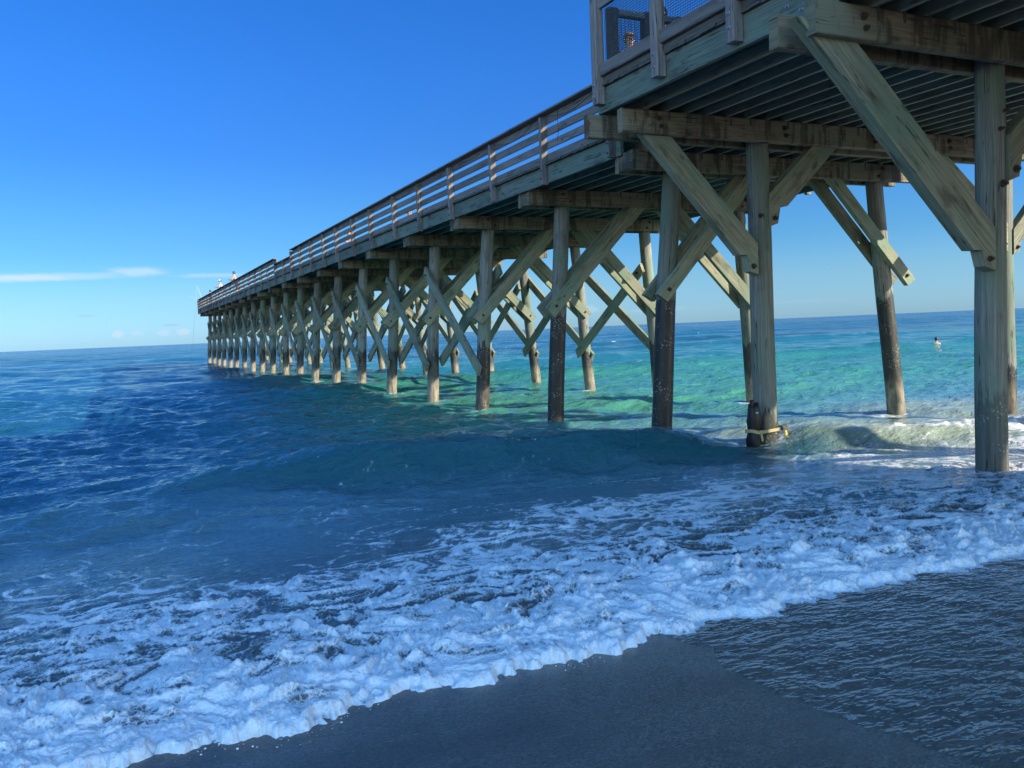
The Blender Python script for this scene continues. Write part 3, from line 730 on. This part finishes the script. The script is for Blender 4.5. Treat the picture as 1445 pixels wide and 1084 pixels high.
# bolts of the fascia splice above the near cap
for k,(yy,zz) in enumerate(((6.75,5.33),(6.75,5.14),(6.35,5.33),(6.35,5.14),(6.95,5.24))): bolt(plat,(PX0-.001,yy,zz),(-1,0,0),.022,.02,'galv')

# ------------------------------------------------------------------ railings
POSTY=[12.7,15.2,17.69,20.31,22.72,25.03,27.6,29.92,32.32,34.51,36.83,39.09,41.24]
LOW=(41.24,47.2)
yy=43.3
while yy<87.5: POSTY.append(yy); yy+=2.32
POSTY.append(88.85)
def railing(sgn,x_out,label):
    """posts stand outside the fascia, boards are fixed to their inner face"""
    r=tag(empty('pier_railing',(x_out,50,5.2)),label,'railing','railings along both sides of the pier')
    for y in POSTY:
        top=6.17 if not (LOW[0]+.5<y<LOW[1]-.3) else 5.92
        p=part(MB().box((x_out-.07,y-.045,4.86 if random.random()<.7 else 4.90),(x_out+.07,y+.045,top),.008),'railing_post',M['rail'],r)
        if y<31:
            for z in (4.97,5.14): bolt(p,(x_out+sgn*.071,y,z),(-1 if sgn<0 else 1,0,0),.02,.015,'tie')
    xi0,xi1=(x_out+.072,x_out+.11) if sgn<0 else (x_out-.11,x_out-.072)
    for a in range(0,len(POSTY)-1,2):
        y0=POSTY[a]; y1=POSTY[min(a+2,len(POSTY)-1)]
        segs=[(y0,y1)]
        for (y0,y1) in segs:
            low=(y0+y1)/2>LOW[0] and (y0+y1)/2<LOW[1]
            if low:
                rows=((5.30,5.62),(5.72,5.89)); top=5.92
            else:
                rows=((5.315,5.465),(5.56,5.71),(5.805,5.955),(6.045,6.215)); top=6.222
            for z0,z1 in rows:
                dz=random.uniform(-.006,.006)
                part(MB().box((xi0,y0+.003,z0+dz),(xi1,y1-.003,z1+dz),.004),'rail_board',M['rail'],r)
            part(MB().box((x_out-.085,y0+.003,top),(x_out+.135,y1-.003,top+.036),.006) if sgn<0 else MB().box((x_out-.135,y0+.003,top),(x_out+.085,y1-.003,top+.036),.006),'top_plank',M['rail'],r)
    return r
rl=railing(-1,8.03,'weathered grey plank railing along the near left edge of the pier')
rrg=railing(1,14.97,'plank railing along the far right edge of the pier, glimpsed beyond the near one')
# end railing
er=tag(empty('pier_railing',(11.5,88.95,5.2)),'short plank railing across the far seaward end of the pier','railing')
for x in (9.8,11.5,13.2): part(MB().box((x-.045,88.96,4.9),(x+.045,89.05,6.17),.006),'railing_post',M['rail'],er)
for z0,z1 in ((5.315,5.465),(5.56,5.71),(5.805,5.955),(6.045,6.215)): part(MB().box((8.15,88.90,z0),(14.85,88.94,z1),.004),'rail_board',M['rail'],er)
part(MB().box((8.15,88.86,6.222),(14.85,89.06,6.258),.004),'top_plank',M['rail'],er)
# cable hung loosely along the top plank, with a loose end
mb=MB(); pts=[]
for a in range(0,6):
    ya,yb=POSTY[a],POSTY[a+1]
    for k in range(10):
        t=k/10; sag=.15*4*t*(1-t)*(1+.3*math.sin(a*2.1)); pts.append((7.952,ya+(yb-ya)*t,6.16-sag+.02*math.sin(t*9+a)))
mb.tube(pts,.007,5); part(mb,'cable',M['cable'],rl)
mb=MB().tube([(7.952,14.4,6.13),(7.945,14.42,5.95),(7.952,14.40,5.75),(7.94,14.44,5.55)],.006,5); part(mb,'cable',M['cable'],rl)

# ---- wire mesh fence round the platform edge
def mesh_fence(label,p0,p1,posts,nx,seed,top=7.05,zb=5.11,mt='rail',wires=True):
    """p0,p1: plan endpoints of the fence line; posts: distances along it; nx: outward normal"""
    f=tag(empty('mesh_fence',(p0[0],p0[1],5.4)),label,'fence')
    p0=Vector((*p0,0)); p1=Vector((*p1,0)); d=(p1-p0).normalized(); n=Vector((*nx,0)); L=(p1-p0).length
    for k,t in enumerate(posts):
        P=p0+d*t+n*.075
        o=part(MB().beam((P.x,P.y,zb+random.uniform(-.05,.05)),(P.x,P.y,top),.145,.145,tuple(n),.012),'fence_post',M[mt],f)
        for z in (5.26,5.42): bolt(o,tuple(P+n*.073+Vector((0,0,z))),tuple(n),.022,.02,'galv')
    for k in range(len(posts)-1):
        a=p0+d*(posts[k]+.07); b=p0+d*(posts[k+1]-.07)
        q=n*.05
        part(MB().beam((a.x+q.x,a.y+q.y,5.62),(b.x+q.x,b.y+q.y,5.62),.10,.17,(0,0,1),.01),'bottom_rail',M['rail'],f)
        part(MB().beam((a.x+q.x*.4,a.y+q.y*.4,5.489),(b.x+q.x*.4,b.y+q.y*.4,5.489),.03,.085,(0,0,1),.003),'kick_board',M['deck'],f)
        part(MB().beam((a.x+q.x,a.y+q.y,6.52),(b.x+q.x,b.y+q.y,6.52),.05,.09,(0,0,1),.008),'middle_rail',M[mt],f) if top>6.8 else None
        part(MB().beam((a.x+q.x,a.y+q.y,top-.06),(b.x+q.x,b.y+q.y,top-.06),.10,.09,(0,0,1),.008),'top_rail',M['rail'],f)
        mb=MB(); z=5.72; qq=n*-.012
        if wires:
            wr=.0037; st=.034
            while z<top-.11:
                mb.tube([(a.x+qq.x,a.y+qq.y,z),(b.x+qq.x,b.y+qq.y,z)],wr,4,False); z+=st
            t=.0; Lb=(b-a).length
            while t<Lb:
                P=a+d*t+qq; mb.tube([(P.x,P.y,5.70),(P.x,P.y,top-.10)],wr,4,False); t+=st
            part(mb,'wire_mesh',M['wire'],f)
    return f
mesh_fence('grey post fence with black wire mesh along the near left edge of the platform',(PX0,10.62),(PX0,-6),[0,1.46,2.92,4.36,5.82,7.3],(-1,0),1)
mesh_fence('short mesh fence with posts darkened for shade across the seaward corner of the platform above the pier railing',(PX0+.2,PY1-.02),(8.15,PY1-.02),[.12,.72,1.30],(0,1),2,6.62,5.2,'deck')  # dark deck timber on the posts stands in for shade
mesh_fence('mesh fence along the far right edge of the platform',(PX1,PY1-.1),(PX1,-4),[0,2.4,4.8,7.2,9.6,12.0,14.4],(1,0),3,6.56,wires=False)
mesh_fence('mesh fence along the seaward edge of the platform right of the pier',(15.08,PY1-.02),(PX1-.08,PY1-.02),[.05,.42],(0,1),4,6.56,wires=False)

# ------------------------------------------------------------------ unseen pier house on the platform, added to shade beach and fence
ph=tag(empty('unseen_pier_house',(11.5,-8,5.45)),'unseen two storey pier house with a hipped roof, added to shade the beach','building')
HX0,HX1,HY0,HY1=8.2,14.9,-13.6,7.0
for lo,hi in (((HX0,HY0,5.45),(HX0+.15,HY1,9.8)),((HX1-.15,HY0,5.45),(HX1,HY1,9.8)),((HX0+.153,HY1-.15,5.45),(HX1-.153,HY1,9.8)),((HX0+.153,HY0,5.45),(HX1-.153,HY0+.15,9.8))):
    part(MB().box(lo,hi),'wall',M['wall'],ph)
mb=MB(); e=.45; zr=9.803; zt=11.5
P=[(HX0-e,HY0-e,zr),(HX1+e,HY0-e,zr),(HX1+e,HY1+e,zr),(HX0-e,HY1+e,zr),(11.6,HY0+3.6,zt),(11.6,HY1-3.6,zt)]
mb.v+=P
for f in ([0,1,4],[1,2,5,4],[2,3,5],[3,0,4,5],[3,2,1,0]): mb.poly(f,[(P[i][0],P[i][1]) for i in f])
part(mb,'roof',M['roof'],ph)
for yy,zq in [(a,b) for a in (-11.5,-8.5,-5.5,-2.5,.5,3.0,5.4) for b in (0,1.95)]:
    wn=part(MB().box((HX0-.04,yy-.55,6.4+zq),(HX0-.003,yy+.55,7.7+zq)),'window',M['rail'],ph)
    under(MB().box((HX0-.052,yy-.46,6.5+zq),(HX0-.043,yy+.46,7.6+zq),.001).build('pane',M['glass']),wn)
dr=part(MB().box((11.1,HY1+.003,5.46),(12.1,HY1+.05,7.55)),'door',M['rail'],ph)

# ------------------------------------------------------------------ stub strapped to the pile
st=MB(); zsl=np.linspace(-.35,.70,12)
stub=tag(empty('timber_stub',(8.98,10.34,0)),'short black rotten timber stub strapped against the foot of a round pile in the waves','timber')
for k,z in enumerate(zsl):
    w_=.10+.012*math.sin(k*1.7)-(.03 if k==11 else 0)
    for i in range(10):
        a=2*math.pi*i/10; rr=w_*(1+.13*math.sin(3*a+k*.3)+random.uniform(-.05,.05))
        st.v.append((8.97+.010*math.sin(k*.8)+rr*math.cos(a)+(.0 if k<10 else -.015), 10.34+rr*1.05*math.sin(a), z+(random.uniform(-.03,.03) if k==11 else 0)))
for k in range(11):
    for i in range(10):
        j=(i+1)%10; st.poly([k*10+i,k*10+j,(k+1)*10+j,(k+1)*10+i],[(zsl[k],i*.06),(zsl[k],i*.06+.06),(zsl[k+1],i*.06+.06),(zsl[k+1],i*.06)],True)
st.poly([110+i for i in range(10)],[(0,.01*i) for i in range(10)])
part(st,'stub_body',M['black_wood'],stub)
cap_=MB(); cap_.beam((8.945,10.33,.62),(8.925,10.31,.755),.11,.10,(0,1,0),.02,.55); cap_.beam((9.0,10.35,.60),(9.015,10.35,.70),.08,.09,(0,1,0),.015,.5); part(cap_,'splintered_head',M['black_wood'],stub)
mp=MB(); mp.box((8.92,10.222,.555),(8.965,10.23,.575),.001); part(mp,'pale_scrap',M['cloth_white'],stub)
rs=tag(empty('ratchet_strap',(9.2,10.6,.22)),'tan ratchet strap with a dark buckle and yellow tail cinched round pile and stub','strap')
loop=[]
cA=(9.355,10.5,.213); cB=(8.97,10.34,.125)
# convex wrap round both: right of the pile, over the front of the stub
import cmath
pt=[]
for cx,cy,r_ in (cA,cB):
    for k in range(36): a=2*math.pi*k/36; pt.append((cx+(r_+.004)*math.cos(a),cy+(r_+.004)*math.sin(a)))
pt.sort()
def cross(o,a,b): return (a[0]-o[0])*(b[1]-o[1])-(a[1]-o[1])*(b[0]-o[0])
lo_=[]; 
for p in pt:
    while len(lo_)>1 and cross(lo_[-2],lo_[-1],p)<=0: lo_.pop()
    lo_.append(p)
up_=[]
for p in reversed(pt):
    while len(up_)>1 and cross(up_[-2],up_[-1],p)<=0: up_.pop()
    up_.append(p)
hull=lo_[:-1]+up_[:-1]
sb=MB(); n=len(hull)
cx=sum(p[0] for p in hull)/n; cy=sum(p[1] for p in hull)/n
for k,(x,y) in enumerate(hull):
    z=.27+.015*math.sin(k*.5); dx,dy=x-cx,y-cy; l=math.hypot(dx,dy); ox,oy=dx/l*.006,dy/l*.006
    sb.v+=[(x,y,z-.025),(x+ox,y+oy,z-.025),(x+ox,y+oy,z+.025),(x,y,z+.025)]
for k in range(n):
    j=(k+1)%n
    for a,b in ((0,1),(1,2),(2,3),(3,0)):
        sb.poly([k*4+a,j*4+a,j*4+b,k*4+b],[(k*.03,a*.05),(k*.03+.03,a*.05),(k*.03+.03,b*.05),(k*.03,b*.05)])
part(sb,'band',M['strap'],rs)
bk=MB(); bk.box((9.49,10.265,.235),(9.59,10.31,.31),.006); bk.beam((9.47,10.28,.305),(9.61,10.32,.325),.04,.02); bk.tube([(9.48,10.26,.27),(9.62,10.30,.27)],.012,6); part(bk,'buckle',M['tie'],rs)
tl=MB(); tl.beam((9.595,10.32,.28),(9.62,10.33,.17),.035,.006,(0,1,0),.001); tl.beam((9.62,10.33,.17),(9.635,10.34,.12),.05,.008,(0,1,0),.001); part(tl,'strap_tail',M['yellow'],rs)
tl=MB(); tl.beam((8.99,10.205,.29),(9.015,10.195,.12),.04,.006,(0,1,0),.001); part(tl,'strap_tail',M['strap'],rs)

# ------------------------------------------------------------------ people
def skin_mesh(name,joints,edges,sub=2):
    me=bpy.data.meshes.new(name); me.from_pydata([j[0] for j in joints],edges,[])
    o=bpy.data.objects.new(name,me); COL.objects.link(o)
    md=o.modifiers.new('skin','SKIN'); md.use_smooth_shade=True
    sv=me.skin_vertices[0].data
    for k,j in enumerate(joints): sv[k].radius=(j[1],j[1] if len(j)<3 else j[2])
    sv[0].use_root=True
    ss=o.modifiers.new('sub','SUBSURF'); ss.levels=sub; ss.render_levels=sub
    dg=bpy.context.evaluated_depsgraph_get(); m2=bpy.data.meshes.new_from_object(o.evaluated_get(dg))
    bpy.data.objects.remove(o); bpy.data.meshes.remove(me)
    m2.name=name; return m2
def link_mesh(me,name,mat,par):
    me.materials.clear(); me.materials.append(mat); o=bpy.data.objects.new(name,me); COL.objects.link(o); o.parent=par
    me.polygons.foreach_set('use_smooth',[True]*len(me.polygons)); return o
def ellipsoid(center,rad,rot=0,n=3):
    bm=bmesh.new(); bmesh.ops.create_icosphere(bm,subdivisions=n,radius=1); 
    for v in bm.verts: v.co=Vector((v.co.x*rad[0],v.co.y*rad[1],v.co.z*rad[2]))+Vector(center)
    return bm
def make_person(loc,face,label,pose,shirt='cloth_white',pants='cloth_blue',hair='hair',scale=1.0,glasses=False,cap=False,shirtless=False,shoulder_only=False):
    """local frame: +Y is where the person faces, origin between the feet"""
    P=empty('person',loc,face); P.scale=(scale,)*3; tag(P,label,'person')
    J={}
    sit=pose=='sit'; lean=pose=='lean'
    hz=.93 if not sit else .13
    J['pel']=((0,0,hz),.125,.10)
    f=.16 if lean else (-.02 if not sit else -.08)
    J['wai']=((0,f*.3,hz+.16),.115,.09); J['che']=((0,f*.75,hz+.36),.135,.10); J['shc']=((0,f,hz+.50),.10,.08); J['nec']=((0,f+.02,hz+.585),.052); J['hd0']=((0,f+.045,hz+.66),.066); J['hd1']=((0,f+.04,hz+.735),.086); J['hd2']=((0,f+.03,hz+.79),.070)
    E=[('pel','wai'),('wai','che'),('che','shc'),('shc','nec'),('nec','hd0'),('hd0','hd1'),('hd1','hd2')]
    for s,t in ((-1,'l'),(1,'r')):
        J['sh'+t]=((s*.175,f,hz+.49),.056)
        if lean: el=(s*.24,f+.16,hz+.27); wr=(s*.12,f+.36,hz+.28)
        elif sit: el=(s*.25,f+.05,hz+.25); wr=(s*.17,f+.28,hz+.16)
        else: el=(s*.235,f-.02,hz+.22); wr=(s*.24,f+.06,hz-.02)
        J['el'+t]=(el,.041); J['wr'+t]=(wr,.027)
        d=(Vector(wr)-Vector(el)).normalized(); pm=Vector(wr)+d*.07; J['pa'+t]=(tuple(pm),.034,.016)
        E+=[('shc','sh'+t),('sh'+t,'el'+t),('el'+t,'wr'+t),('wr'+t,'pa'+t)]
        sx=Vector((1,0,0)) if abs(d.x)<.8 else Vector((0,1,0)); lat=(sx-d*sx.dot(d)).normalized(); crl=d.cross(lat)*(-s if False else 1)
        for q,(o,l) in enumerate(((-.027,.062),(-.009,.075),(.009,.072),(.026,.055))):
            a=pm+lat*o+d*.022; b_=a+d*l*.55+crl*.008; c_=b_+d*l*.35+crl*.022
            J['f%s%da'%(t,q)]=(tuple(a),.009); J['f%s%db'%(t,q)]=(tuple(b_),.008); J['f%s%dc'%(t,q)]=(tuple(c_),.007)
            E+=[('pa'+t,'f%s%da'%(t,q)),('f%s%da'%(t,q),'f%s%db'%(t,q)),('f%s%db'%(t,q),'f%s%dc'%(t,q))]
        a=Vector(wr)+d*.035+lat*(-.034); b_=a+d*.03-lat*.018; J['t%sa'%t]=(tuple(a),.011); J['t%sb'%t]=(tuple(b_),.009); E+=[('wr'+t,'t%sa'%t),('t%sa'%t,'t%sb'%t)]
        J['hi'+t]=((s*.085,0,hz-.04),.088)
        if sit: kn=(s*.15,.40,.42); an=(s*.13,.62,.09)
        else: kn=(s*.10,.02,.50); an=(s*.105,-.02,.09)
        J['kn'+t]=(kn,.058); J['an'+t]=(an,.038); J['to'+t]=((an[0]+s*.03,an[1]+.15,.035),.034)
        E+=[('pel','hi'+t),('hi'+t,'kn'+t),('kn'+t,'an'+t),('an'+t,'to'+t)]
    names=list(J); ix={n:i for i,n in enumerate(names)}
    body=link_mesh(skin_mesh('body',[J[n] for n in names],[(ix[a],ix[b]) for a,b in E]),'body',M['skin'],P)
    def sub(names_,edges,grow,nm,mat):
        jj=[(J[n][0],)+tuple(r+grow for r in J[n][1:]) for n in names_]; ii={n:i for i,n in enumerate(names_)}
        link_mesh(skin_mesh(nm,jj,[(ii[a],ii[b]) for a,b in edges]),nm,M[mat],P)
    if not shirtless:
        nm=['che','pel','wai','shc','shl','ell','shr','elr']
        J2=dict(J)
        for t in 'lr':
            a,b=Vector(J['sh'+t][0]),Vector(J['el'+t][0]); J['el2'+t]=(tuple(a.lerp(b,.75)),.046)
        nm=['pel','wai','che','shc','shl','el2l','shr','el2r']
        sub(nm,[('pel','wai'),('wai','che'),('che','shc'),('shc','shl'),('shl','el2l'),('shc','shr'),('shr','el2r')],.016,'shirt',shirt)
    for t in 'lr':
        a,b=Vector(J['hi'+t][0]),Vector(J['kn'+t][0]); J['kn2'+t]=(tuple(a.lerp(b,.85)),.066)
    sub(['pel','hil','kn2l','hir','kn2r'],[('pel','hil'),('hil','kn2l'),('pel','hir'),('hir','kn2r')],.020,'shorts',pants)
    hx,hy,hz2=J['hd1'][0]
    # hair, nose, ears
    bm=ellipsoid((hx,hy-.018,hz2+.03),(.098,.112,.115))
    bmesh.ops.delete(bm,geom=[v for v in bm.verts if (v.co.y>hy+.02 and v.co.z<hz2+.055) or v.co.z<hz2-.055],context='VERTS')
    me=bpy.data.meshes.new('hair'); bm.to_mesh(me); bm.free(); link_mesh(me,'hair',M[hair],P)
    nb=MB().tube([(hx,hy+.082,hz2+.005),(hx,hy+.108,hz2-.03),(hx,hy+.09,hz2-.04)],[.008,.014,.012],8); o=nb.build('nose',M['skin']); o.parent=P
    for s in (-1,1):
        o=MB().tube([(hx+s*.088,hy-.005,hz2+.02),(hx+s*.099,hy-.012,hz2+.0),(hx+s*.088,hy-.004,hz2-.03)],[.008,.012,.008],8).build('ear',M['skin']); o.parent=P
        if not glasses:
            o=MB().tube([(hx+s*.033,hy+.078,hz2+.008),(hx+s*.033,hy+.090,hz2+.008)],.009,8).build('eye',M['lens']); o.parent=P
    o=MB().tube([(hx-.024,hy+.083,hz2-.066),(hx,hy+.09,hz2-.067),(hx+.024,hy+.083,hz2-.066)],.006,6).build('mouth',M['cloth_pink']); o.parent=P
    if glasses:
        gm=MB()
        for s in (-1,1): gm.tube([(hx+s*.036,hy+.082,hz2+.008),(hx+s*.036,hy+.098,hz2+.008)],.029,14); gm.tube([(hx+s*.062,hy+.088,hz2+.012),(hx+s*.094,hy+.0,hz2+.012)],.005,5)
        gm.tube([(hx-.01,hy+.095,hz2+.014),(hx+.01,hy+.095,hz2+.014)],.005,5); o=gm.build('sunglasses',M['lens']); o.parent=P
    if cap:
        bm=ellipsoid((hx,hy-.004,hz2+.045),(.102,.115,.095)); bmesh.ops.delete(bm,geom=[v for v in bm.verts if v.co.z<hz2+.04],context='VERTS')
        me=bpy.data.meshes.new('cap'); bm.to_mesh(me); bm.free(); o=link_mesh(me,'cap',M['cloth_white'],P)
        o=MB().beam((hx,hy+.08,hz2+.05),(hx,hy+.19,hz2+.035),.15,.012,(0,0,1),.003).build('cap_brim',M['cloth_white']); o.parent=P
    return P
D=5.281
make_person((8.50,12.75,D),R(178),'person in dark clothes and sunglasses peering out through the wire mesh fence','stand','cloth_dark','cloth_dark','hairb',1.0,True)
make_person((8.33,11.55,D),R(100),'person in dark clothing standing half hidden behind a grey fence post','stand','cloth_dark','cloth_dark','hair',1.0)
make_person((8.62,73.4,D),R(90),'person in a white shirt and white cap leaning on the railing near the pier end','lean','cloth_white','cloth_blue','hair',1.04,False,True)
make_person((8.66,65.0,D),R(75),'bare shouldered dark haired person leaning on the railing, nearer than the white shirt','lean','cloth_pink','cloth_blue','hair',1.03,shirtless=True)
make_person((9.0,86.6,D),R(60),'person in dark clothing standing at the far tip of the pier by the rods','stand','cloth_dark','cloth_blue','hair',1.0)
make_person((9.45,27.7,D),R(200),'bare chested person in yellow shorts sitting on the deck behind the railing','sit','cloth_yellow','cloth_yellow','hairb',1.0,shirtless=True)
make_person((9.35,35.4,D),R(140),'person in a white top sitting behind the railing further along the pier','sit','cloth_white','cloth_dark','hair',1.2)
# swimmer: low in the water on a swell
def sea_height(x,y):
    me=sea.data
    return None
sw_x,sw_y=42.2,33.3
dz=np.sort([0.0])
zz=float(swell(np.array([[sw_x]]),np.array([[sw_y]]),np.array([[.3]]))[0,0])
make_person((sw_x,sw_y,zz-1.42),R(-35),'dark haired bare shouldered swimmer up to the chest in the green swell','stand','cloth_dark','cloth_blue','hair',1.0,shirtless=True)

# ------------------------------------------------------------------ fishing rods at the pier end
def rod(p0,p1,label,line=None):
    f=tag(empty('fishing_rod',p0),label,'fishing rod','fishing rods at the pier end')
    p0=Vector(p0); p1=Vector(p1); pts=[p0.lerp(p1,t)+Vector((0,0,-.12*t*t)) for t in (0,.25,.5,.75,1)]
    part(MB().tube(pts,[.02,.016,.013,.010,.008],6),'rod_blank',M['rod'],f)
    part(MB().tube([p0.lerp(p1,.12)+Vector((0,0,-.06)),p0.lerp(p1,.15)+Vector((0,0,-.06))],.04,8),'reel',M['tie'],f)
    if line: part(MB().tube([pts[-1],line],.006,4),'line',M['rod'],f)
rod((8.55,88.7,5.95),(6.9,89.6,6.95),'pale fishing rod pointing out low to the left from the pier end','x' and None)
rod((8.45,88.6,6.0),(8.05,88.9,7.85),'nearly upright pale fishing rod at the pier end, its line running down to the water',(7.05,89.0,.05))
